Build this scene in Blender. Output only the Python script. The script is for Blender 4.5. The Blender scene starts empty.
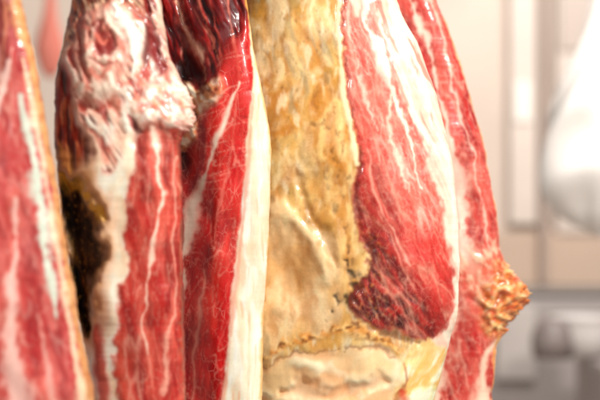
import bpy, math, numpy as np
from mathutils import Vector

S=0.00125; DIST=2.0; CZ=1.4
scene=bpy.context.scene
scene.view_settings.view_transform='Standard'
scene.view_settings.look='None'
scene.view_settings.exposure=0

# ------------------------------------------------------------ numpy helpers
def lin(c):
    c=np.array(c,float)/255.0
    return np.where(c<=0.04045,c/12.92,((c+0.055)/1.055)**2.4)
def sstep(a,b,x):
    t=np.clip((x-a)/(b-a),0,1); return t*t*(3-2*t)
_rng=np.random.RandomState(7)
_perm=_rng.permutation(256); _perm=np.concatenate([_perm,_perm,_perm])
_ang=_rng.rand(256)*2*np.pi; _gx=np.cos(_ang); _gy=np.sin(_ang)
def perlin(x,y,seed=0):
    # rotated lattice so the grid never lines up with the object axes
    x,y=x*0.829-y*0.559,x*0.559+y*0.829
    x=x+seed*17.31; y=y+seed*9.77
    xi=np.floor(x).astype(int); yi=np.floor(y).astype(int)
    xf=x-xi; yf=y-yi
    def g(ix,iy,dx,dy):
        h=_perm[(_perm[ix&255]+iy)&255]
        return _gx[h]*dx+_gy[h]*dy
    u=xf**3*(xf*(xf*6-15)+10); v=yf**3*(yf*(yf*6-15)+10)
    a=g(xi,yi,xf,yf); b=g(xi+1,yi,xf-1,yf); c=g(xi,yi+1,xf,yf-1); d=g(xi+1,yi+1,xf-1,yf-1)
    return ((a*(1-u)+b*u)*(1-v)+(c*(1-u)+d*u)*v)*1.5
def fbm(x,y,oct=4,seed=0,gain=0.5):
    s=0;a=1;t=0
    for o in range(oct):
        s=s+a*perlin(x,y,seed+o*3.1); t+=a; a*=gain; x,y=(x*1.9+y*0.7),(y*1.9-x*0.7)
    return s/t
def smooth_pts(pts,closed,sub=5):
    P=[np.array(p,float) for p in pts]; n=len(P); out=[]
    rng=range(n) if closed else range(n-1)
    for i in rng:
        if closed: p0,p1,p2,p3=P[i-1],P[i],P[(i+1)%n],P[(i+2)%n]
        else: p0,p1,p2,p3=P[max(i-1,0)],P[i],P[i+1],P[min(i+2,n-1)]
        for k in range(sub):
            t=k/sub
            out.append(0.5*((2*p1)+(-p0+p2)*t+(2*p0-5*p1+4*p2-p3)*t*t+(-p0+3*p1-3*p2+p3)*t**3))
    if not closed: out.append(P[-1])
    return np.array(out)

LEAN,FAT,RIND,BONE,MOULD=0,1,2,3,4
class Paint:
    def __init__(s,x,y,seed=0):
        s.x=x; s.y=y; n=x.size; s.seed=seed; s.bd=0.3
        s.col=np.zeros((n,3)); s.reg=np.zeros(n,int); s.marb=np.zeros(n); s.d=np.zeros(n)
        s.n1=fbm(x/34,y/44,3,seed+1); s.n2=fbm(x/34,y/44,3,seed+5)
        s.f1=fbm(x/6,y/8,3,seed+2); s.f2=fbm(x/6,y/8,3,seed+6)
    def fill(s,c,reg,marb=0):
        s.col[:]=lin(c); s.reg[:]=reg; s.marb[:]=marb
    def warped(s,w,fine=1.0):
        return s.x+s.n1*w*2.4+s.f1*fine*1.6, s.y+s.n2*w*2.4+s.f2*fine*1.6
    def apply(s,m,c,op=1,reg=None,marb=None,disp=0):
        if c is not None:
            s.col=s.col*(1-(m*op)[:,None])+lin(c)*(m*op)[:,None]
        if reg is not None: s.reg[m>0.5]=reg
        if marb is not None: s.marb=s.marb*(1-m)+marb*m
        s.d+=m*disp
        return m
    def poly_mask(s,pts,soft=2,warp=3,fine=1.0,smooth=True):
        pts=smooth_pts(pts,True) if smooth else np.array(pts,float)
        X,Y=s.warped(warp,fine); m=np.zeros(X.size)
        pad=soft+3
        idx=np.where((X>pts[:,0].min()-pad)&(X<pts[:,0].max()+pad)&(Y>pts[:,1].min()-pad)&(Y<pts[:,1].max()+pad))[0]
        if idx.size==0: return m
        x=X[idx];y=Y[idx]; dm=np.full(x.size,1e9); ins=np.zeros(x.size,bool)
        for i in range(len(pts)):
            ax,ay=pts[i-1];bx,by=pts[i]
            dx,dy=bx-ax,by-ay; L=dx*dx+dy*dy+1e-9
            t=np.clip(((x-ax)*dx+(y-ay)*dy)/L,0,1)
            dm=np.minimum(dm,(x-ax-t*dx)**2+(y-ay-t*dy)**2)
            if ay!=by:
                ins^=((ay>y)!=(by>y))&(x<(bx-ax)*(y-ay)/(by-ay)+ax)
        sd=np.sqrt(dm)*np.where(ins,1,-1)
        m[idx]=sstep(-soft,soft,sd); return m
    def poly(s,pts,c,soft=2,op=1,reg=None,marb=None,disp=0,warp=3,fine=1.0):
        return s.apply(s.poly_mask(pts,soft,warp,fine),c,op,reg,marb,disp*0.8)
    def stroke_mask(s,pts,soft=0.6,warp=2,fine=0.5):
        pts=smooth_pts(pts,False); X,Y=s.warped(warp*0.6,fine); m=np.zeros(X.size)
        W=pts[:,2].max()*3.4+3
        idx=np.where((X>pts[:,0].min()-W)&(X<pts[:,0].max()+W)&(Y>pts[:,1].min()-W)&(Y<pts[:,1].max()+W))[0]
        if idx.size==0: return m
        x=X[idx];y=Y[idx]; best=np.zeros(x.size)
        wm=np.clip(1+1.7*s.n2[idx]+0.8*s.f2[idx],0.1,2.0)
        for i in range(len(pts)-1):
            ax,ay,aw=pts[i];bx,by,bw=pts[i+1]
            dx,dy=bx-ax,by-ay; L=dx*dx+dy*dy+1e-9
            t=np.clip(((x-ax)*dx+(y-ay)*dy)/L,0,1)
            dd=np.sqrt((x-ax-t*dx)**2+(y-ay-t*dy)**2); w=np.maximum((aw+(bw-aw)*t)*wm,0.3)
            best=np.maximum(best,1-sstep(w*(1-soft*0.85),w*(1+soft*1.0),dd))
        m[idx]=best; return m
    def stroke(s,pts,c,soft=0.8,op=1,reg=None,marb=None,disp=0,warp=2,fine=0.5):
        if soft==1 and disp==0 and sum(c)>560:   # fat seam in lean: pink halo melts into the meat
            hm=s.stroke_mask([(a,b,w*2.4+1) for a,b,w in pts],1,warp,fine)
            s.apply(hm,(224,110,94),0.5*op)
        return s.apply(s.stroke_mask(pts,soft,warp,fine),c,op,reg,marb,disp*0.6)
    def rot(s,ang):
        a=math.radians(ang); return s.x*math.cos(a)+s.y*math.sin(a), -s.x*math.sin(a)+s.y*math.cos(a)
    def blotch(s,c,sx,sy,th,soft=0.15,op=1,mask=None,seed=0,ang=0,oct=4,disp=0,reg=None):
        X,Y=s.rot(ang); v=fbm(X/sx+s.n1*0.6,Y/sy+s.n2*0.6,oct,s.seed+seed)
        m=sstep(th-soft,th+soft,v)
        if mask is not None: m=m*mask
        return s.apply(m,c,op,reg,None,disp*s.bd)
    def threads(s,c,sx,sy,wid=0.06,op=1,mask=None,seed=0,ang=0,disp=0,gate=0.0,wv=0.3):
        X,Y=s.rot(ang); v=perlin(X/sx+s.n1*wv,Y/sy+s.n2*wv,s.seed+seed)+0.06*s.f1
        g=sstep(gate-0.1,gate+0.35,perlin(X/sx/1.3,Y/sy/1.3,s.seed+seed+40))
        wd=wid*(0.3+1.0*g)
        m=(1-sstep(wd*0.05,wd,np.abs(v)))*sstep(0,0.5,g)
        if mask is not None: m=m*mask
        return s.apply(m,c,op,None,None,disp*s.bd)
    def feather(s,c,ang,mask=None,seed=0,op=0.8,gate=0.0,sc=1.0):
        s.threads((232,134,114),14*sc,70*sc,0.32,op*0.5,mask,seed,ang,0,gate,0.3)
        s.threads(c,14*sc,70*sc,0.12,op*0.55,mask,seed,ang,0,gate,0.3)
        s.threads(c,6*sc,28*sc,0.14,op*0.45,mask,seed+1,ang+8,0,gate,0.3)
        s.threads(c,4*sc,16*sc,0.15,op*0.35,mask,seed+3,ang-8,0,gate,0.3)
        s.threads(c,8*sc,14*sc,0.05,op*0.45,mask,seed+2,ang-34,0,gate,0.4)
    def fibres(s,ang,mask=None,op=0.35,seed=90):
        op*=0.5
        s.blotch((238,140,120),2.8,26,0.12,0.25,op,mask,seed=seed,ang=ang,oct=2)
        s.blotch((120,10,16),3.2,30,0.12,0.25,op,mask,seed=seed+4,ang=ang,oct=2)

# ------------------------------------------------------------ materials
def nn(nt,t,**k):
    n=nt.nodes.new(t)
    for a,b in k.items(): setattr(n,a,b)
    return n
def flesh_mat(name,rough,grain,bump,vein,spec=0.5,gscale=450,stretch=0.3,coat=0.0):
    m=bpy.data.materials.new(name); m.use_nodes=True; nt=m.node_tree; L=nt.links
    b=nt.nodes['Principled BSDF']
    at=nn(nt,'ShaderNodeVertexColor',layer_name='Col')
    tc=nn(nt,'ShaderNodeTexCoord')
    n1=nn(nt,'ShaderNodeTexNoise'); n1.inputs['Scale'].default_value=gscale; n1.inputs['Detail'].default_value=2; n1.inputs['Roughness'].default_value=0.6
    L.new(tc.outputs['Object'],n1.inputs['Vector'])
    mp=nn(nt,'ShaderNodeMapping'); mp.inputs['Scale'].default_value=(1,1,stretch); mp.inputs['Rotation'].default_value=(0,0.2,0); L.new(tc.outputs['Object'],mp.inputs['Vector'])
    n2=nn(nt,'ShaderNodeTexNoise'); n2.inputs['Scale'].default_value=140; n2.inputs['Detail'].default_value=3; n2.inputs['Roughness'].default_value=0.55
    L.new(mp.outputs[0],n2.inputs['Vector'])
    r1=nn(nt,'ShaderNodeMapRange'); r1.inputs[1].default_value=0.3; r1.inputs[2].default_value=0.7; r1.inputs[3].default_value=1-grain*0.8; r1.inputs[4].default_value=1+grain*0.5
    L.new(n1.outputs['Fac'],r1.inputs[0])
    r2=nn(nt,'ShaderNodeMapRange'); r2.inputs[1].default_value=0.3; r2.inputs[2].default_value=0.7; r2.inputs[3].default_value=1-grain; r2.inputs[4].default_value=1+grain*0.6
    L.new(n2.outputs['Fac'],r2.inputs[0])
    mu=nn(nt,'ShaderNodeMath',operation='MULTIPLY'); L.new(r1.outputs[0],mu.inputs[0]); L.new(r2.outputs[0],mu.inputs[1])
    vm=nn(nt,'ShaderNodeVectorMath',operation='SCALE'); L.new(at.outputs['Color'],vm.inputs[0]); L.new(mu.outputs[0],vm.inputs['Scale'])
    last=vm.outputs[0]
    if vein>0:
        nw=nn(nt,'ShaderNodeTexNoise'); nw.inputs['Scale'].default_value=60; nw.inputs['Detail'].default_value=2
        L.new(tc.outputs['Object'],nw.inputs['Vector'])
        sc=nn(nt,'ShaderNodeVectorMath',operation='SCALE'); sc.inputs['Scale'].default_value=0.012; L.new(nw.outputs['Color'],sc.inputs[0])
        ad=nn(nt,'ShaderNodeVectorMath',operation='ADD'); L.new(tc.outputs['Object'],ad.inputs[0]); L.new(sc.outputs[0],ad.inputs[1])
        mp2=nn(nt,'ShaderNodeMapping'); mp2.inputs['Scale'].default_value=(1.2,1,0.55); mp2.inputs['Rotation'].default_value=(0,0.5,0); L.new(ad.outputs[0],mp2.inputs['Vector'])
        vo=nn(nt,'ShaderNodeTexVoronoi',feature='DISTANCE_TO_EDGE'); vo.inputs['Scale'].default_value=85; L.new(mp2.outputs[0],vo.inputs['Vector'])
        vr=nn(nt,'ShaderNodeMapRange'); vr.inputs[1].default_value=0.0; vr.inputs[2].default_value=0.045; vr.inputs[3].default_value=1; vr.inputs[4].default_value=0
        L.new(vo.outputs['Distance'],vr.inputs[0])
        gate=nn(nt,'ShaderNodeTexNoise'); gate.inputs['Scale'].default_value=60; gate.inputs['Detail'].default_value=3; L.new(tc.outputs['Object'],gate.inputs['Vector'])
        gr=nn(nt,'ShaderNodeMapRange'); gr.inputs[1].default_value=0.42; gr.inputs[2].default_value=0.65; L.new(gate.outputs['Fac'],gr.inputs[0])
        m1=nn(nt,'ShaderNodeMath',operation='MULTIPLY'); L.new(vr.outputs[0],m1.inputs[0]); L.new(gr.outputs[0],m1.inputs[1])
        m2=nn(nt,'ShaderNodeMath',operation='MULTIPLY'); L.new(m1.outputs[0],m2.inputs[0]); L.new(at.outputs['Alpha'],m2.inputs[1])
        m3=nn(nt,'ShaderNodeMath',operation='MULTIPLY'); L.new(m2.outputs[0],m3.inputs[0]); m3.inputs[1].default_value=vein
        mx=nn(nt,'ShaderNodeMix',data_type='RGBA'); L.new(m3.outputs[0],mx.inputs['Factor']); L.new(last,mx.inputs[6]); mx.inputs[7].default_value=(0.85,0.33,0.26,1)
        last=mx.outputs[2]
    L.new(last,b.inputs['Base Color'])
    rr=nn(nt,'ShaderNodeMapRange'); rr.inputs[1].default_value=0.3; rr.inputs[2].default_value=0.7; rr.inputs[3].default_value=max(rough-0.12,0.05); rr.inputs[4].default_value=min(rough+0.2,1)
    L.new(n2.outputs['Fac'],rr.inputs[0]); L.new(rr.outputs[0],b.inputs['Roughness'])
    b.inputs['Specular IOR Level'].default_value=spec
    bu=nn(nt,'ShaderNodeBump'); bu.inputs['Strength'].default_value=bump; bu.inputs['Distance'].default_value=0.0015
    L.new(n2.outputs['Fac'],bu.inputs['Height']); L.new(bu.outputs[0],b.inputs['Normal'])
    if coat>0:
        b.inputs['Coat Weight'].default_value=coat; b.inputs['Coat Roughness'].default_value=0.14; L.new(bu.outputs[0],b.inputs['Coat Normal'])
    return m
MATS={LEAN:flesh_mat('lean_meat',0.4,0.13,0.26,0.5,0.3,coat=0.32),
      FAT:flesh_mat('fat',0.42,0.05,0.14,0.0,0.35,gscale=300,coat=0.12),
      RIND:flesh_mat('rind',0.42,0.07,0.16,0.0,0.35,gscale=350,stretch=0.8,coat=0.28),
      BONE:flesh_mat('bone_and_sinew',0.38,0.07,0.18,0.0,0.4,gscale=350,stretch=0.7,coat=0.35),
      MOULD:flesh_mat('mouldy_crust',0.6,0.3,0.6,0.0,0.3,gscale=350)}
PART={LEAN:'lean_meat',FAT:'fat_layer',RIND:'rind',BONE:'bone_end',MOULD:'mouldy_hollow'}

def blur(A,passes):
    for _ in range(passes):
        A=A.copy()
        A[1:-1]=(A[:-2]+2*A[1:-1]+A[2:])/4
        B=A.copy(); B[:,1:-1]=(A[:,:-2]+2*A[:,1:-1]+A[:,2:])/4; A=B
    return A

# ------------------------------------------------------------ ham builder
def build_ham(label,left,right,y0,T,Tb,n,paint,seed,top=-170,bot=530,step=0.85,edge_noise=1.0,dblur=8,cblur=1,name='cured_ham',bigamp=0.008,rag=None,knob=None):
    rows=np.concatenate([np.arange(top,-8,4.0),np.arange(-8,408,step),np.arange(408,bot+0.1,4.0)])
    def curve(p):
        q=smooth_pts([(a,b) for a,b in p],False,8)
        o=np.argsort(q[:,0],kind='stable'); return np.interp(rows,q[o,0],q[o,1])
    Lx=curve(left); Rx=curve(right)
    Lx=Lx+fbm(rows/20,rows*0+3.3,4,seed)*edge_noise*3
    Rx=Rx+fbm(rows/20,rows*0+7.9,4,seed+9)*edge_noise*3
    e=np.minimum(np.clip((rows-top)/45,0,1),np.clip((bot-rows)/110,0,1)); e=np.sqrt(np.clip(1-(1-e)**2,0.0004,1))
    C=(Lx+Rx)/2; H=(Rx-Lx)/2*e
    wmax=H.max()
    nf=int(wmax*2/step*1.15); nb=50
    a=np.linspace(-1,1,nf); uf=0.55*a+0.45*np.sin(a*np.pi/2)
    pf=(1-np.clip(np.abs(uf),0,1)**n)**(1/n)
    ab=np.linspace(1,-1,nb+2)[1:-1]; ub=np.sin(ab*np.pi/2); pb=np.sqrt(np.clip(1-ub**2,0,1))
    U=np.concatenate([uf,ub]); nc=U.size; nr=rows.size
    PX=C[:,None]+H[:,None]*U[None,:]; PY=np.repeat(rows[:,None],nc,1)
    uw=np.clip(U,0,1)[None,:]
    if knob is not None:   # local outgrowth at the rim only, so the body keeps its shape
        kq=np.interp(rows,[p[0] for p in knob],[p[1] for p in knob]); kq=np.convolve(np.pad(kq,4,mode='edge'),np.ones(9)/9,'valid')
        PX=PX+kq[:,None]*uw**2.5
    if rag:
        a0,a1,amp=rag; w=sstep(a0,a0+14,rows)*(1-sstep(a1-14,a1,rows))
        PX=PX+w[:,None]*uw**7*amp*fbm(PX/9,PY/6,4,seed+15,0.6)
    thick=(e*np.clip(H/wmax,0.3,1)**0.7)[:,None]
    DEP=np.concatenate([-T*pf,Tb*pb])[None,:]*thick
    P=Paint(PX.ravel(),PY.ravel(),seed); paint(P)
    P.col=np.clip(P.col,0.002,1)**1.12
    Dg=blur(P.d.reshape(nr,nc),dblur)
    if cblur: P.col=np.stack([blur(P.col[:,i].reshape(nr,nc),cblur) for i in range(3)],2).reshape(-1,3)
    edge=np.concatenate([sstep(0,0.2,1-np.abs(uf)),np.zeros(nb)])
    big=fbm(P.x/50,P.y/80,3,seed+11,0.35)*bigamp
    D=DEP.ravel()-(Dg.ravel()+big)*(np.repeat(edge[None,:],nr,0).ravel())*np.repeat(e,nc)
    k=(DIST+y0)/DIST
    X=(P.x-300)*S*k; Z=CZ+(200-P.y)*S*k; Y=y0+D
    V=np.stack([X,Y,Z],1)
    G=V.reshape(nr,nc,3)
    dc=np.roll(G,-1,1)-np.roll(G,1,1); dr=np.gradient(G,axis=0)
    N=np.cross(dr,dc); N/= (np.linalg.norm(N,axis=2,keepdims=True)+1e-12)
    if N[nr//2,nf//2,1]>0: N=-N
    N=N.reshape(-1,3)
    i=np.arange(nr-1)[:,None]; j=np.arange(nc)[None,:]; j2=(j+1)%nc
    q=np.stack([i*nc+j,i*nc+j2,(i+1)*nc+j2,(i+1)*nc+j],2).reshape(-1,4)
    c0=np.cross(V[q[:,1]]-V[q[:,0]],V[q[:,3]]-V[q[:,0]])
    if np.mean(np.sum(c0*N[q[:,0]],1))<0: q=q[:,::-1]
    org=np.array([ (C.mean()-300)*S*k, y0, CZ+(200-bot)*S*k ])
    root=bpy.data.objects.new(name,None); root.empty_display_size=0.05
    root.location=org; scene.collection.objects.link(root)
    root['label']=label; root['category']='ham'; root['group']='cured hams hanging in a row'
    fr=P.reg[q[:,0]]
    col=np.concatenate([np.clip(P.col,0.002,0.86),P.marb[:,None]],1)
    for r in np.unique(fr):
        f=q[fr==r]
        if f.shape[0]<200: continue
        used,inv=np.unique(f,return_inverse=True); f2=inv.reshape(-1,4)
        me=bpy.data.meshes.new(PART[r])
        me.vertices.add(used.size); me.vertices.foreach_set('co',(V[used]-org).ravel())
        me.loops.add(f2.size); me.loops.foreach_set('vertex_index',f2.ravel().astype(np.int32))
        me.polygons.add(f2.shape[0]); me.polygons.foreach_set('loop_start',np.arange(0,f2.size,4,dtype=np.int32))
        me.update(calc_edges=True)
        ca=me.color_attributes.new('Col','FLOAT_COLOR','POINT'); ca.data.foreach_set('color',col[used].ravel())
        me.polygons.foreach_set('use_smooth',np.ones(f2.shape[0],bool))
        me.normals_split_custom_set_from_vertices(N[used].tolist())
        me.materials.append(MATS[r])
        ob=bpy.data.objects.new(PART[r],me); scene.collection.objects.link(ob); ob.parent=root
    return root

# ------------------------------------------------------------ paints
def fatmottle(P,mask=None):
    P.blotch((244,202,168),26,50,0.16,0.3,0.5,mask,seed=21)
    P.blotch((255,248,238),14,40,0.06,0.3,0.7,mask,seed=23)

def paintA(P):
    P.fill((186,58,58),LEAN,0.0)
    P.blotch((214,116,108),20,90,0.0,0.3,0.85,seed=1,ang=-12)
    P.blotch((150,34,40),16,80,0.14,0.25,0.75,seed=2,ang=-12)
    P.poly([(-40,-60),(12,-60),(14,20),(12,70),(-2,100),(-40,90)],(110,36,32),6,0.9)
    P.stroke([(4,-20,1.5),(10,30,1.5),(6,70,1)],(206,130,100),1,0.7)
    P.feather((240,198,184),-12,None,30,0.5,0.05,1.5)
    P.stroke([(-14,190,4),(-4,130,4),(8,86,4),(17,50,2)],(240,206,194),0.95,0.8,FAT)
    P.stroke([(24,96,1.6),(33,140,3.4),(41,176,5),(46,220,6),(52,262,4),(62,316,1.4)],(208,222,206),0.95,0.92,FAT,warp=3)
    P.stroke([(22,200,1.2),(20,250,2.6),(16,300,3.4),(20,350,7),(24,420,11)],(240,206,194),1,0.75,FAT,warp=4)
    P.stroke([(44,310,1),(50,350,2),(60,410,3.4)],(236,190,178),1,0.6,warp=4)
    P.stroke([(18,-80,9),(22,0,7),(32,50,3.6),(40,100,3),(50,150,2.6),(58,200,2.6),(66,250,2.6),(74,300,2.8),(84,350,3.4),(93,400,4),(100,480,7)],(224,168,112),0.8,1,RIND,warp=0.6)
    P.stroke([(27,60,2),(44,150,2),(59,240,2),(78,350,2.5),(86,400,3)],(244,220,188),0.9,0.75,warp=1)
    P.blotch((186,112,62),5,14,0.14,0.2,0.6,(P.reg==RIND)*1.0,seed=12)

def paintB(P):
    P.fill((252,232,208),FAT)
    fatmottle(P)
    P.blotch((232,176,126),12,44,0.3,0.25,0.4,seed=24)
    up=P.poly([(50,-200),(170,-200),(172,20),(182,60),(200,104),(192,124),(176,144),(160,132),(146,146),(134,132),(122,156),(108,170),(96,130),(76,90),(60,60)],(246,206,184),6,1,BONE,warp=6)
    P.blotch((226,122,102),18,34,0.04,0.25,0.8,up,seed=3,ang=25)
    P.blotch((255,244,230),14,24,0.04,0.22,0.9,up,seed=4,ang=-20,disp=0.005)
    P.blotch((172,46,38),9,30,0.16,0.12,0.85,up,seed=6,ang=-24,disp=-0.005)
    P.blotch((96,22,18),5,26,0.3,0.1,0.85,up,seed=36,ang=-30,disp=-0.005)
    tt=P.poly([(70,-60),(152,-60),(148,0),(134,12),(122,4),(110,14),(98,24),(84,44),(72,50),(66,20)],(190,104,70),8,0.85,disp=-0.002,warp=6)
    P.blotch((84,26,20),5,26,0.04,0.15,0.85,tt,seed=37,ang=-30,disp=-0.004)
    P.blotch((250,212,178),5,26,0.16,0.12,0.85,tt,seed=38,ang=-30)
    bk=P.poly([(88,28),(106,18),(128,24),(134,50),(126,76),(110,98),(94,100),(84,64)],(250,216,196),10,0.7,disp=0.005,warp=5)
    P.blotch((216,112,94),8,14,0.06,0.18,0.7,bk,seed=44)
    P.stroke([(90,22,2),(85,44,3),(88,66,2.4),(98,84,2)],(150,40,30),1,0.8,disp=-0.005,warp=7,fine=2)
    P.poly([(96,44),(101,36),(108,31),(117,38),(124,42),(119,54),(110,52),(104,58)],(150,28,26),4,0.95,disp=-0.006,warp=9,fine=4)
    P.stroke([(101,40,1.2),(108,46,2.4),(114,44,1.4)],(232,130,108),0.9,0.85,warp=5,fine=2)
    P.stroke([(122,12,2),(133,30,4),(142,54,5),(138,78,3)],(255,248,236),0.9,0.9,disp=0.007,warp=6)
    P.stroke([(98,98,4),(114,90,5),(130,96,5),(140,112,3)],(222,212,194),0.9,0.6,disp=0.004,warp=4)
    P.stroke([(100,112,2),(112,108,2.4),(124,118,2)],(180,70,52),1,0.6,disp=-0.004,warp=5)
    P.stroke([(96,62,1.2),(108,68,1.8),(122,62,1.2)],(176,62,48),1,0.65,disp=-0.004,warp=6)
    P.stroke([(146,-40,6),(150,10,5),(156,42,6),(162,68,5),(166,84,2)],(140,26,26),1,0.95,disp=-0.012,warp=4,fine=1.5)
    P.stroke([(138,0,1.5),(148,34,2),(150,70,1.5)],(110,28,22),1,0.8,disp=-0.005,warp=5)
    P.stroke([(158,-20,2),(166,24,2.5),(175,60,3),(186,88,3)],(252,218,196),0.9,0.9,disp=0.003)
    kn=P.poly([(142,100),(154,90),(168,80),(184,88),(199,108),(194,122),(182,130),(168,124),(156,132),(146,122),(138,112)],(250,208,190),8,0.75,disp=0.010,warp=7,fine=1.6)
    P.blotch((255,248,238),10,13,0.06,0.2,0.8,kn,seed=39,disp=0.004)
    P.blotch((204,80,62),7,18,0.1,0.16,0.75,kn,seed=40,ang=-40,disp=-0.005)
    P.blotch((232,160,110),7,9,0.2,0.14,0.6,kn,seed=47)
    P.stroke([(76,-30,5),(70,20,4),(60,70,3),(57,110,3)],(216,140,86),0.9,0.9,RIND)
    lb=P.poly([(50,96),(62,72),(76,88),(84,116),(92,146),(88,166),(66,176),(50,176)],(154,52,34),7,1,LEAN,0.0,disp=-0.006,warp=7)
    P.blotch((226,142,96),6,34,0.08,0.18,0.7,lb,seed=13,disp=0.003)
    P.blotch((60,18,12),7,38,0.12,0.15,0.85,lb,seed=14,disp=-0.004)
    P.poly([(54,160),(72,162),(94,170),(110,192),(115,224),(112,262),(110,300),(100,338),(80,346),(60,300)],(214,154,84),9,0.8,warp=6)
    cr=P.poly([(58,178),(70,180),(86,180),(98,196),(105,222),(100,250),(102,272),(96,300),(92,326),(84,336),(77,300),(66,250)],(74,48,22),8,1,MOULD,disp=-0.030,warp=6,fine=1.8)
    P.blotch((160,112,44),9,18,0.18,0.2,0.75,cr,seed=15,disp=0.006)
    P.blotch((20,13,8),14,26,-0.04,0.2,0.92,cr,seed=16,disp=-0.008)
    P.blotch((220,172,78),4,6,0.36,0.12,0.55,cr,seed=45)
    P.stroke([(62,176,3),(74,184,5),(88,186,5),(99,200,3),(106,220,2)],(230,180,62),1,0.85,disp=0.003,warp=6,fine=2)
    ln=P.poly([(134,176),(143,150),(152,132),(168,130),(186,134),(200,200),(200,480),(114,520),(121,440),(119,380),(122,330),(126,286),(131,240),(135,205)],(188,40,32),3,1,LEAN,0.0,disp=0.001,warp=6,fine=2.4)
    P.blotch((220,98,80),15,90,0.04,0.28,0.8,ln,seed=18,ang=-6)
    P.blotch((140,18,20),13,80,0.12,0.22,0.8,ln,seed=19,ang=-6)
    P.poly([(138,126),(150,132),(162,128),(176,136),(190,126),(186,150),(172,158),(160,150),(148,160),(140,150)],(120,26,20),6,0.55,warp=6,fine=2,disp=-0.005)
    P.fibres(-5,ln,0.3)
    P.feather((248,200,178),-6,ln,50,0.5,0.06,1.0)
    P.stroke([(158,132,2.4),(162,160,1.6),(164,186,2),(161,222,1.6),(153,270,1.2),(149,310,0.7),(152,350,0.5)],(255,224,204),1,0.88,FAT,warp=6)
    P.stroke([(177,160,0.6),(174,220,0.9),(176,300,0.6),(166,390,2)],(246,190,168),1,0.6,warp=5)
    P.poly([(96,336),(104,322),(109,350),(111,400),(104,440),(98,400)],(192,56,44),4,0.85,LEAN,0.0,warp=4)
    P.stroke([(56,150,2),(64,240,2.4),(78,320,3),(90,400,4),(98,480,5)],(232,172,98),0.8,0.9,RIND,warp=1)
    P.stroke([(181,146,1.2),(184,200,1.4),(185,300,1.4),(187,400,1.6),(184,470,2)],(86,14,10),0.9,0.9,disp=0,warp=0.5)  # dark dried rim that also paints in shade at the gap to the next ham
    P.stroke([(146,-60,2),(163,0,2),(171,30,2),(181,60,2),(191,92,1.6)],(150,52,36),0.9,0.7,warp=1)

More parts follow.
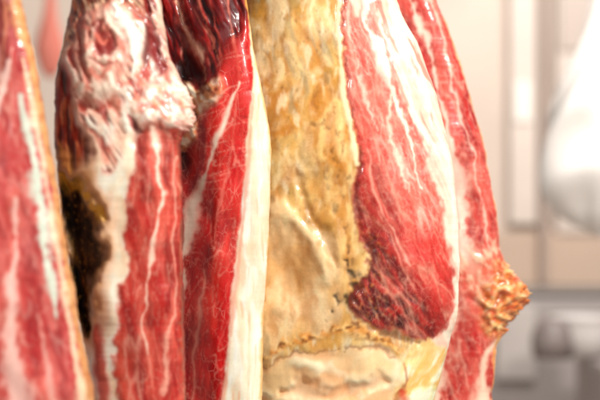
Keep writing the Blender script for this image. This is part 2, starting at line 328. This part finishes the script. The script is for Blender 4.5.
def paintC(P):
    P.fill((214,26,28),LEAN,0.9)
    P.blotch((236,72,60),18,80,0.0,0.3,0.8,seed=1,ang=8)
    P.blotch((154,6,16),15,70,0.16,0.25,0.8,seed=2,ang=8)
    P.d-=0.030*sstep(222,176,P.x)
    P.apply(sstep(200,182,P.x),(110,4,12),0.5)  # painted shade: meat darkened where it recedes behind the neighbouring ham
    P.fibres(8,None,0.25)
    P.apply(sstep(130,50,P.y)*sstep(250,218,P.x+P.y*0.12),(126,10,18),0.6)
    up=P.poly([(140,-200),(250,-200),(245,-10),(242,30),(228,52),(218,74),(206,104),(196,140),(184,176),(170,190),(140,190)],(108,14,20),10,1,None,0.0,disp=-0.006,warp=5)
    P.blotch((44,6,12),11,46,0.04,0.25,0.85,up,seed=3,ang=-25,disp=-0.010)
    P.blotch((184,42,38),8,50,0.12,0.2,0.75,up,seed=4,ang=-20,disp=0.007)
    P.threads((228,144,120),9,60,0.07,0.75,up,seed=5,ang=-22,gate=0.0)
    P.stroke([(178,0,1),(188,34,1.8),(201,58,2),(206,78,2.4)],(240,190,162),1,0.88,warp=5,fine=1.5)
    P.stroke([(196,-10,0.8),(206,20,1.4),(212,50,1)],(220,120,100),1,0.75,warp=5,fine=1.5)
    P.stroke([(212,-10,0.8),(217,30,1.2),(222,66,1)],(200,86,74),1,0.75,warp=4)
    P.stroke([(228,0,1),(234,40,1.2),(241,80,1)],(226,130,108),1,0.7,warp=3)
    tp=P.poly([(178,96),(186,82),(198,88),(208,78),(222,76),(228,88),(214,102),(204,122),(192,146),(180,140)],(230,172,120),4,0.92,FAT,disp=0.010,warp=6,fine=2)
    P.blotch((118,32,24),8,14,0.12,0.16,0.8,tp,seed=6,ang=-30,disp=-0.007)
    P.blotch((255,240,214),7,14,0.06,0.14,0.9,tp,seed=7,ang=-30,disp=0.003)
    P.poly([(182,56),(196,62),(206,72),(196,80),(182,80)],(50,8,12),6,0.9,warp=4,disp=-0.008)
    P.poly([(224,70),(240,44),(252,70),(254,100),(246,130),(226,128),(218,108)],(218,56,50),11,0.7,disp=0.001)
    cmz=P.poly_mask([(212,96),(238,50),(262,90),(256,160),(200,190)],10)
    P.threads((254,184,164),44,8,0.06,0.7,cmz,seed=8,ang=-14,gate=-0.2,disp=-0.002)
    P.threads((120,8,14),40,7,0.05,0.5,cmz,seed=18,ang=-10,gate=-0.05,disp=-0.003)
    P.stroke([(240,84,0.8),(230,110,1.4),(220,140,2),(209,168,2.4),(198,196,3),(190,222,5),(185,256,4),(181,310,2.4)],(255,224,204),0.95,0.97,FAT,warp=3)
    P.stroke([(238,96,0.8),(234,150,0.8),(222,200,1),(214,250,0.6)],(240,130,114),1,0.7,warp=5)
    P.stroke([(204,270,0.6),(198,320,1),(194,370,0.8),(190,410,1.2)],(248,172,150),1,0.75,warp=5)
    bigm=P.poly_mask([(180,130),(250,110),(250,240),(225,420),(180,420)])
    P.threads((250,160,142),14,50,0.03,0.7,bigm,seed=9,ang=22,gate=-0.15)
    P.threads((250,160,142),14,44,0.025,0.6,bigm,seed=29,ang=-34,gate=-0.1)
    P.threads((250,160,142),36,12,0.03,0.45,bigm,seed=59,ang=-20,gate=0.05,wv=0.2)
    P.threads((252,170,150),9,90,0.04,0.6,bigm,seed=19,ang=8,gate=0.0)
    fb=P.poly([(248,-200),(249,0),(250,30),(252,60),(253,95),(247,150),(243,210),(236,270),(230,330),(224,400),(218,520),(300,520),(300,-200)],(253,234,210),1.2,1,FAT,0,disp=0.001,warp=1.5,fine=0.8)
    P.blotch((248,206,168),11,80,0.04,0.3,0.6,fb,seed=12)
    P.blotch((255,250,240),8,60,0.12,0.25,0.7,fb,seed=13)
    P.blotch((232,164,112),4,40,0.32,0.14,0.45,fb,seed=14)
    P.stroke([(254,96,1.2),(250,150,1.8),(245,215,1.6),(238,275,1.6),(232,330,1.6),(225,400,1.6)],(244,162,136),0.9,0.65,warp=1.5)
    P.stroke([(246,0,1.4),(262,88,1.3),(272,150,1.3),(269,250,1.4),(263,340,1.4),(262,400,1.5)],(234,184,96),0.9,0.75,warp=0.5)

MEAT=[(338,-120),(340,0),(341,40),(345,90),(350,130),(357,165),(353,200),(361,232),(369,262),(358,284),(352,306),(366,321),(392,330),(416,338),(431,336),(443,322),(450,292),(447,252),(438,214),(426,172),(413,130),(398,90),(384,50),(373,10),(366,-120)]
def paintD(P):
    P.bd=0.11
    P.fill((220,166,80),RIND)
    P.blotch((240,208,144),34,60,0.0,0.38,0.85,seed=1)
    P.blotch((200,130,42),26,52,0.08,0.3,0.75,seed=2,disp=-0.005)
    P.blotch((162,140,88),22,44,0.16,0.26,0.55,seed=48)
    P.blotch((252,232,188),18,36,0.14,0.28,0.7,seed=3,disp=0.004)
    P.blotch((176,108,38),14,32,0.26,0.22,0.5,seed=4,disp=-0.004)
    P.blotch((160,148,120),12,40,0.2,0.2,0.5,seed=5,ang=-14)
    P.blotch((132,90,42),5,8,0.4,0.12,0.45,seed=6,disp=-0.003)
    P.blotch((255,246,214),7,20,0.26,0.2,0.45,seed=41)
    oc=P.poly([(310,120),(322,90),(340,100),(352,150),(352,200),(362,240),(362,290),(340,300),(334,250),(322,200),(310,160)],(208,138,42),14,0.6,warp=8)
    P.blotch((250,218,150),12,26,0.08,0.25,0.7,oc,seed=31,disp=0.008)
    P.blotch((108,68,28),8,14,0.28,0.16,0.7,oc,seed=32,disp=-0.016)
    lo=P.poly([(250,215),(276,206),(298,216),(316,240),(332,268),(340,298),(318,318),(290,334),(250,344)],(242,198,138),16,0.8,disp=0.002,warp=5)
    P.blotch((255,230,188),24,40,0.0,0.32,0.75,lo,seed=8,disp=0.004)
    P.blotch((202,138,72),16,32,0.12,0.25,0.55,lo,seed=9,disp=-0.005)
    P.blotch((168,150,112),12,26,0.26,0.2,0.45,lo,seed=49)
    P.poly([(270,244),(286,232),(302,250),(308,276),(296,296),(280,290),(268,268)],(208,154,94),20,0.5,disp=-0.014)  # hollow in the rind, with its shadow painted into the colour
    P.stroke([(272,208,5),(296,218,6),(314,244,6),(326,278,4)],(254,234,192),0.9,0.4,disp=0.006)
    P.stroke([(298,176,3),(310,208,4),(324,236,4),(336,264,3)],(156,98,36),1,0.45,disp=-0.007)
    for (x,y,r) in [(352,268,6),(356,286,4),(346,258,3.5),(336,298,3),(320,314,2.5),(348,300,4),(330,306,2)]:
        P.stroke([(x-r*0.6,y-r,r*0.6),(x+r*0.4,y+r*0.6,r*0.7)],(54,42,24),1,0.9,disp=-0.004,warp=6,fine=3)
    ri=P.stroke([(250,357,2),(272,350,2),(298,338,2.4),(322,328,4.4),(346,324,5),(366,334,3),(392,345,2),(424,350,1.4)],(216,144,56),1,0.8,disp=0.002,warp=8,fine=2.4)
    P.blotch((252,218,150),9,8,0.08,0.22,0.75,ri,seed=10,disp=0.010)
    P.blotch((112,56,22),9,7,0.16,0.16,0.8,ri,seed=11,disp=-0.014)
    fl=P.poly([(240,368),(268,362),(300,352),(326,343),(346,343),(372,349),(396,358),(402,376),(390,410),(380,560),(240,560)],(250,210,162),6,1,FAT,disp=-0.002,warp=6,fine=2)
    P.blotch((240,180,130),50,30,0.02,0.4,0.6,fl,seed=12,disp=-0.012)
    P.blotch((255,236,206),40,22,0.08,0.3,0.7,fl,seed=13,disp=0.016)
    P.stroke([(252,398,5),(290,384,5),(330,392,6),(384,376,4)],(232,160,100),1,0.4,disp=-0.010,warp=7)
    P.stroke([(262,363,1),(290,353,1.2),(322,343,1.5),(350,342,1.2),(390,355,1)],(126,60,24),1,0.5,disp=-0.002,warp=8,fine=3)
    yf=P.poly([(402,350),(424,350),(446,336),(470,320),(470,560),(384,560),(392,400),(404,378)],(254,226,164),10,1,FAT,warp=5)
    P.blotch((238,176,82),16,50,0.06,0.25,0.7,yf,seed=14,ang=34,disp=-0.010)
    P.blotch((255,248,224),11,40,0.08,0.22,0.8,yf,seed=15,ang=34,disp=0.010)
    P.stroke([(402,358,1.2),(405,374,2),(398,392,3),(388,420,3)],(160,60,34),1,0.6,disp=-0.004,warp=5)
    P.stroke([(400,386,2),(405,396,3),(402,412,4)],(200,54,38),1,0.75,warp=5)
    fr=P.poly([(346,-200),(350,0),(366,40),(380,90),(396,130),(412,172),(424,214),(432,252),(436,288),(430,312),(434,342),(480,336),(500,200),(480,-200)],(252,228,208),3,1,FAT,warp=2)
    P.blotch((246,186,166),10,80,0.0,0.28,0.7,fr,seed=16,ang=-24)
    P.blotch((226,106,90),7,70,0.18,0.14,0.7,fr*sstep(260,80,P.y),seed=17,ang=-24)
    me=P.poly(MEAT,(204,46,42),4.0,1,LEAN,0.3,warp=4,fine=3,disp=0.001)
    P.reg[(P.reg==LEAN)&(me<0.35)]=FAT
    me2=P.poly_mask([(x+(398-x)*0.25,y) for x,y in MEAT],18,2); P.d+=me2*0.003
    P.blotch((232,112,94),13,80,0.02,0.28,0.8,me,seed=18,ang=-22)
    P.blotch((152,14,22),12,60,0.14,0.22,0.8,me,seed=19,ang=-22)
    P.fibres(-22,me,0.34)
    P.bd=0.3
    l0=P.poly_mask([(340,170),(368,196),(396,232),(424,276),(442,316),(440,350),(350,340),(336,280)],38,8)*me
    P.apply(l0,(120,14,20),0.6)
    lowd=P.poly_mask([(346,196),(364,222),(382,252),(406,288),(430,318),(430,346),(350,336),(340,280)],22,8)*me
    P.apply(lowd,(84,12,18),0.75)
    P.blotch((38,4,8),8,22,0.04,0.2,0.8,lowd,seed=20,ang=-32,disp=-0.006)
    P.blotch((190,50,42),7,24,0.12,0.18,0.75,l0,seed=24,ang=-32,disp=0.004)
    P.blotch((206,130,70),4,7,0.26,0.14,0.7,lowd*sstep(400,370,P.x),seed=25)
    lr=P.poly_mask([(404,220),(434,220),(452,290),(444,330),(432,308),(416,262)],16,4)*me
    P.apply(lr,(214,38,34),0.5)
    upm=P.poly_mask([(330,-120),(380,-120),(396,40),(416,120),(434,200),(420,230),(386,180),(358,110),(340,40)],20,6)*me
    P.apply(upm,(236,124,108),0.5)
    P.feather((255,228,210),-22,upm,60,0.85,-0.15,0.9)
    P.feather((255,228,210),-18,upm,64,0.45,0.0,1.5)
    P.feather((252,194,168),-24,me,70,0.55,0.02,1.0)
    P.feather((246,174,150),-44,l0,80,0.5,0.02,0.7)
    P.stroke([(346,10,1),(353,50,2),(364,96,1.6),(372,130,0.8)],(255,232,212),1,0.6,warp=8,fine=1.5)
    P.stroke([(358,0,1.4),(370,40,2),(386,84,4),(396,110,3.4),(404,140,1.6),(418,190,0.6)],(255,240,222),1,0.85,warp=8,fine=1.5)
    P.stroke([(388,90,2.4),(384,124,1.4),(392,160,1.2),(406,196,0.5)],(255,230,208),1,0.65,warp=8,fine=1.5)
    P.stroke([(366,150,0.6),(374,190,0.9),(388,226,0.7),(410,262,0.5)],(250,196,174),1,0.6,warp=8)
    P.stroke([(356,20,1.6),(352,-10,4),(356,-60,7)],(255,228,204),1,0.8)
    P.stroke([(337,-60,2.2),(338,0,2),(338,50,2.2),(342,96,2),(349,134,1.8),(355,166,1.4)],(255,232,192),0.9,0.9,FAT,disp=0.003,warp=3)
    P.stroke([(341,0,0.8),(343,50,0.8),(347,96,0.8),(353,134,1),(358,168,1.2),(356,200,1.6),(364,236,2),(369,262,2.2),(358,284,2.4),(351,306,2.2),(366,324,2),(392,335,1.4),(420,342,0.6)],(96,32,18),1,0.6,disp=-0.004,warp=5,fine=3)
    P.stroke([(386,0,3),(401,44,3),(418,88,3.4),(433,128,3),(446,170,3),(454,212,3),(457,256,3),(457,300,3)],(255,240,226),0.95,0.7,warp=4)

def paintE(P):
    P.fill((204,48,44),LEAN,0.3)
    P.blotch((228,110,96),11,60,0.08,0.25,0.8,seed=1,ang=-18)
    P.blotch((154,18,26),12,56,0.1,0.22,0.85,seed=2,ang=-14)
    P.fibres(-17,None,0.3)
    P.feather((255,214,192),-18,None,60,0.6,0.0,0.9)
    for a_,s_ in ((12,4),(-4,5)):
        P.threads((252,190,170),26,10,0.04,0.45,seed=s_,ang=a_,gate=-0.05,wv=0.3)
    P.stroke([(398,-40,8),(412,10,3.4),(426,50,2),(438,96,1.6),(448,140,3),(454,190,7),(460,240,9),(470,270,5)],(252,224,206),1,0.88,FAT,warp=5,fine=1.5)
    P.stroke([(424,-10,1.4),(438,30,1),(450,80,1.4),(464,130,1),(474,180,0.6),(484,230,1.2),(496,268,1.6)],(255,220,200),1,0.65,warp=7,fine=1.5)
    P.stroke([(436,-10,2.4),(450,34,1.6),(465,82,1.4),(480,132,1.4),(492,190,1.4),(504,252,1.6)],(250,200,150),0.9,0.8,FAT,warp=1)
    P.poly([(456,268),(486,250),(506,248),(512,282),(500,318),(470,312)],(226,118,88),14,0.7,warp=6)
    P.blotch((252,204,174),8,12,0.04,0.2,0.8,P.poly_mask([(450,260),(490,240),(510,244),(514,290),(490,320),(460,300)],12),seed=19,ang=-40,disp=0.006)
    kn=P.poly([(474,298),(482,284),(494,270),(508,262),(522,262),(555,272),(555,324),(522,330),(504,346),(490,336),(480,316)],(222,130,64),9,1,BONE,disp=0.002,warp=7,fine=2.5)
    P.blotch((255,214,150),9,9,0.06,0.22,0.8,kn,seed=5,ang=30,disp=0.014)
    P.blotch((160,66,32),7,9,0.14,0.18,0.8,kn,seed=6,ang=30,disp=-0.016)
    P.blotch((212,70,46),11,10,0.18,0.16,0.6,kn,seed=7)
    P.blotch((255,238,196),4,5,0.3,0.14,0.6,kn,seed=8,disp=0.006)
    P.stroke([(462,298,1.4),(480,306,2),(490,324,1.6)],(150,44,28),1,0.6,disp=-0.004,warp=6)
    P.stroke([(430,290,6),(446,310,6),(440,340,6),(434,380,7),(430,430,9)],(252,222,200),1,0.95,FAT,warp=3)
    P.stroke([(494,342,1.4),(482,362,2.4),(480,400,6),(478,440,6)],(252,220,196),1,0.85,FAT,warp=5)
    P.stroke([(497,338,1.6),(494,360,2),(491,410,3)],(242,176,104),0.8,0.9,RIND)

build_ham('sliced cured ham, pink marbled lean with orange rind edge',
 [(-200,-110),(0,-130),(200,-170),(400,-170),(560,-120)],
 [(-200,-10),(-100,8),(0,22),(50,33),(100,42),(150,51),(200,59),(250,67),(300,75),(350,84),(400,94),(480,100),(560,60)],
 -0.36,0.035,0.09,4,paintA,1,step=1.2)
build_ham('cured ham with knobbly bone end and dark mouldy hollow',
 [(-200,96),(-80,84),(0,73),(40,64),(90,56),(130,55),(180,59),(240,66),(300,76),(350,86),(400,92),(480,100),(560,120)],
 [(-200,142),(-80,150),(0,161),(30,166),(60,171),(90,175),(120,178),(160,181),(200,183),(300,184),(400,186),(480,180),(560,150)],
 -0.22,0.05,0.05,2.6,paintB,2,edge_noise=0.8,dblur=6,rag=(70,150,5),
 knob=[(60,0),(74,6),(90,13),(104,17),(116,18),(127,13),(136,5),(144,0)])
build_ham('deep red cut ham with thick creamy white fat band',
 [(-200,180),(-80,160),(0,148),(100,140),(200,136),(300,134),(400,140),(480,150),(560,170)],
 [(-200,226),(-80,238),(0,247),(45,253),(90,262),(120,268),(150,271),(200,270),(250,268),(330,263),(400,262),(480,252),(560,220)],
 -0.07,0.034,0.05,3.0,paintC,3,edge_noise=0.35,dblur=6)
build_ham('ham with golden mottled rind, oval marbled red muscle, pale flap',
 [(-200,262),(-80,246),(0,236),(100,232),(200,232),(300,234),(400,240),(480,260),(560,300)],
 [(-200,346),(-80,376),(0,396),(50,420),(110,440),(180,455),(260,459),(310,457),(340,450),(370,442),(400,434),(480,420),(560,380)],
 0.03,0.065,0.06,2.4,paintD,4,edge_noise=0.5,dblur=9)
build_ham('streaky red cut ham with orange knuckle bone sticking out',
 [(-200,380),(-80,372),(0,366),(100,372),(200,384),(300,396),(400,410),(480,420),(560,430)],
 [(-200,390),(-80,414),(0,437),(30,449),(80,465),(130,480),(190,492),(240,499),(290,500),(342,496),(400,491),(480,478),(560,450)],
 0.17,0.045,0.07,2.6,paintE,5,edge_noise=0.8,dblur=6,rag=(256,342,12),
 knob=[(246,0),(262,5),(274,14),(283,26),(293,31),(303,29),(312,20),(322,12),(334,5),(346,0)])

# ------------------------------------------------------------ background
def simple_mat(name,c,rough=0.6,scale=6,var=0.12,metal=0):
    m=bpy.data.materials.new(name); m.use_nodes=True; nt=m.node_tree; b=nt.nodes['Principled BSDF']
    tc=nn(nt,'ShaderNodeTexCoord'); n=nn(nt,'ShaderNodeTexNoise'); n.inputs['Scale'].default_value=scale; n.inputs['Detail'].default_value=4
    nt.links.new(tc.outputs['Object'],n.inputs['Vector'])
    mx=nn(nt,'ShaderNodeMix',data_type='RGBA'); l=lin(c)
    mx.inputs[6].default_value=(*np.clip(l*(1-var*2),0,1),1); mx.inputs[7].default_value=(*np.clip(l*(1+var*1.2),0,0.95),1)
    nt.links.new(n.outputs['Fac'],mx.inputs['Factor']); nt.links.new(mx.outputs[2],b.inputs['Base Color'])
    b.inputs['Roughness'].default_value=rough; b.inputs['Metallic'].default_value=metal
    return m
def W(px,py,y0):
    k=(DIST+y0)/DIST; return ((px-300)*S*k, y0, CZ+(200-py)*S*k)
def link(name,me,mat,parent=None,**props):
    o=bpy.data.objects.new(name,me); me.materials.append(mat); scene.collection.objects.link(o)
    if parent: o.parent=parent
    for a,b in props.items(): o[a]=b
    return o
import bmesh
def box_me(name,x0,x1,y0,y1,z0,z1,bev=0.004):
    bm=bmesh.new(); bmesh.ops.create_cube(bm,size=1)
    for v in bm.verts:
        v.co=Vector(((x0+x1)/2+v.co.x*(x1-x0),(y0+y1)/2+v.co.y*(y1-y0),(z0+z1)/2+v.co.z*(z1-z0)))
    if bev: bmesh.ops.bevel(bm,geom=bm.edges[:],offset=bev,segments=2,affect='EDGES',profile=0.5)
    me=bpy.data.meshes.new(name); bm.to_mesh(me); bm.free(); return me
def pbox(px0,px1,py0,py1,y,dep,bev=0.004):
    a=W(px0,py1,y); b=W(px1,py0,y); return box_me('m',a[0],b[0],y,y+dep,a[2],b[2],min(bev,dep*0.3))
def lathe(name,prof,seg=40,wob=0.0,seed=0,sy=1.0):
    vs=[];fs=[]
    for i,(rad,z) in enumerate(prof):
        for j in range(seg):
            t=2*math.pi*j/seg
            q=rad*(1+wob*float(perlin(np.array([math.cos(t)*1.5+5]),np.array([math.sin(t)*1.5+z*9]),seed)[0]))
            vs.append((q*math.cos(t),q*math.sin(t)*sy,z))
    for i in range(len(prof)-1):
        for j in range(seg):
            fs.append((i*seg+j,i*seg+(j+1)%seg,(i+1)*seg+(j+1)%seg,(i+1)*seg+j))
    fs.append(tuple(range(seg))[::-1]); fs.append(tuple((len(prof)-1)*seg+j for j in range(seg)))
    me=bpy.data.meshes.new(name); me.from_pydata(vs,[],fs); me.update()
    for p in me.polygons: p.use_smooth=True
    return me
WY=2.9
wall=link('wall',box_me('wall',-2.5,3.0,WY,WY+0.1,0,3.2,0),simple_mat('wall_paint',(206,188,174),0.7,2.2,0.16),kind='structure')
floor=link('floor',box_me('floor',-2.5,3.0,-3,WY,-0.05,0,0),simple_mat('floor_stone',(170,160,150),0.6,3),kind='structure')
def thing(name,me,mat,label,cat): return link(name,me,mat,label=label,category=cat)
cab=thing('wall_cupboard',pbox(510,537,-60,224,WY-0.05,0.045),simple_mat('cream_panel',(208,192,180),0.5,3,0.12),'cream painted cupboard fixed to the wall','cupboard')
dr=link('door',pbox(514,532,82,122,WY-0.06,0.008),simple_mat('white_panel',(230,220,210),0.4,2,0.03),cab)
post=thing('metal_post',pbox(541,548,-60,284,WY-0.08,0.03),simple_mat('post_paint',(162,142,130),0.5,5),'brownish grey metal post standing before the wall','post')
cab2=thing('wall_cupboard',pbox(556,640,-60,234,WY-0.05,0.045),simple_mat('cream_panel_b',(200,184,172),0.5,3,0.12),'off-white cupboard fixed to the wall','cupboard')
link('door',pbox(560,600,-50,50,WY-0.06,0.008),simple_mat('greige_panel',(176,158,146),0.4,2,0.05),cab2)
bp=thing('back_panel',pbox(470,660,232,286,WY-0.04,0.035),simple_mat('beige_panel',(190,164,144),0.6,3),'beige splash panel on the wall above the shelf','panel')
sh=thing('shelf',pbox(480,660,289,295,WY-0.3,0.28),simple_mat('shelf_grey',(132,122,116),0.5,5),'grey shelf board below the beige panel','shelf')
under=thing('storage_cabinet',pbox(470,660,298,520,WY-0.3,0.28),simple_mat('steel_grey',(158,148,144),0.4,3,0.15),'grey steel cabinet under the shelf','cabinet')
link('door',pbox(496,536,306,380,WY-0.32,0.015),simple_mat('steel_dark',(184,174,168),0.4,3,0.1),under)
c=W(582,330,WY-0.7)
pot=thing('steel_bowl',lathe('bowl',[(0.03,-0.07),(0.055,-0.065),(0.075,-0.03),(0.08,0.0),(0.082,0.03),(0.086,0.035),(0.078,0.037),(0.07,0.0),(0.02,-0.05)],36),simple_mat('bowl_pale',(208,200,196),0.35,4,0.05),'pale rounded bowl standing on the counter','bowl')
pot.location=c
cnt=thing('counter',box_me('counter',0.75,1.9,WY-1.0,WY-0.55,0,c[2]-0.072,0.01),simple_mat('counter_dark',(152,142,138),0.4,4,0.15),'grey counter with a bowl on top','counter')
jar=thing('dark_jar',lathe('jar',[(0.03,-0.07),(0.05,-0.068),(0.055,-0.03),(0.05,0.0),(0.04,0.02),(0.032,0.03),(0.02,0.03)],30),simple_mat('jar_dark',(122,110,106),0.4,4,0.1),'dark rounded jar standing on the counter','jar')
cj=W(552,345,WY-0.75); jar.location=(cj[0],cj[1],c[2])
def hanging(px,prof,y,col,label,seed,nm='wrapped_ham',wob=0.2):
    k=(DIST+y)/DIST*S; pb=prof[0][0]
    q=smooth_pts(prof,False,6)
    me=lathe('cloth',[(max(r,0.8)*k,(pb-z)*k) for z,r in q],44,wob,seed,0.8)
    o=thing(nm,me,simple_mat('cloth_%d'%seed,col,0.8,12,0.06),label,'ham'); o.location=W(px,pb,y)
    h=pb-prof[-1][0]; r=prof[-1][1]
    tm=lathe('tie',[((r)*k,0),((r+1.5)*k,2*k),((r+1.5)*k,7*k),(r*k,9*k)],20)
    link('string_tie',tm,simple_mat('string_%d'%seed,(200,180,150),0.8,20),o).location=(0,0,(h-8)*k)
    return o
hanging(602,[(238,1),(232,10),(222,26),(208,40),(186,52),(150,58),(112,50),(76,36),(40,22),(0,12),(-50,8),(-90,6)],1.5,(232,226,220),'bulky ham wrapped in clean white cloth hanging from above',3,wob=0.42)
hanging(50,[(78,0.5),(74,7),(62,12),(46,14),(30,11),(6,6),(-50,3)],2.3,(206,118,102),'small reddish cured ham hanging near the wall',5,'small_ham')

# ------------------------------------------------------------ light
w=bpy.data.worlds.new('World'); scene.world=w; w.use_nodes=True
w.node_tree.nodes['Background'].inputs[0].default_value=(1.0,0.95,0.9,1); w.node_tree.nodes['Background'].inputs[1].default_value=0.33
def area(loc,target,size,power,col):
    l=bpy.data.lights.new('lamp','AREA'); l.size=size; l.energy=power; l.color=col
    o=bpy.data.objects.new('lamp',l); scene.collection.objects.link(o); o.location=loc
    d=Vector(target)-Vector(loc); o.rotation_euler=d.to_track_quat('-Z','Y').to_euler()
area((1.5,-1.5,2.9),(0,0,1.4),0.4,98,(1,0.95,0.88))
area((-1.6,-1.8,2.4),(0,0,1.4),0.35,34,(1,0.96,0.92))
area((0.9,1.2,3.1),(0.6,2.9,1.4),1.0,58,(1,0.97,0.94))

cam=bpy.data.cameras.new('camera'); co=bpy.data.objects.new('camera',cam); scene.collection.objects.link(co)
co.location=(0,-DIST,CZ); co.rotation_euler=(math.pi/2,0,0)
cam.sensor_width=36; cam.lens=36*DIST/(600*S); cam.clip_end=100
cam.dof.use_dof=True; cam.dof.focus_distance=DIST-0.06; cam.dof.aperture_fstop=2.9
scene.camera=co
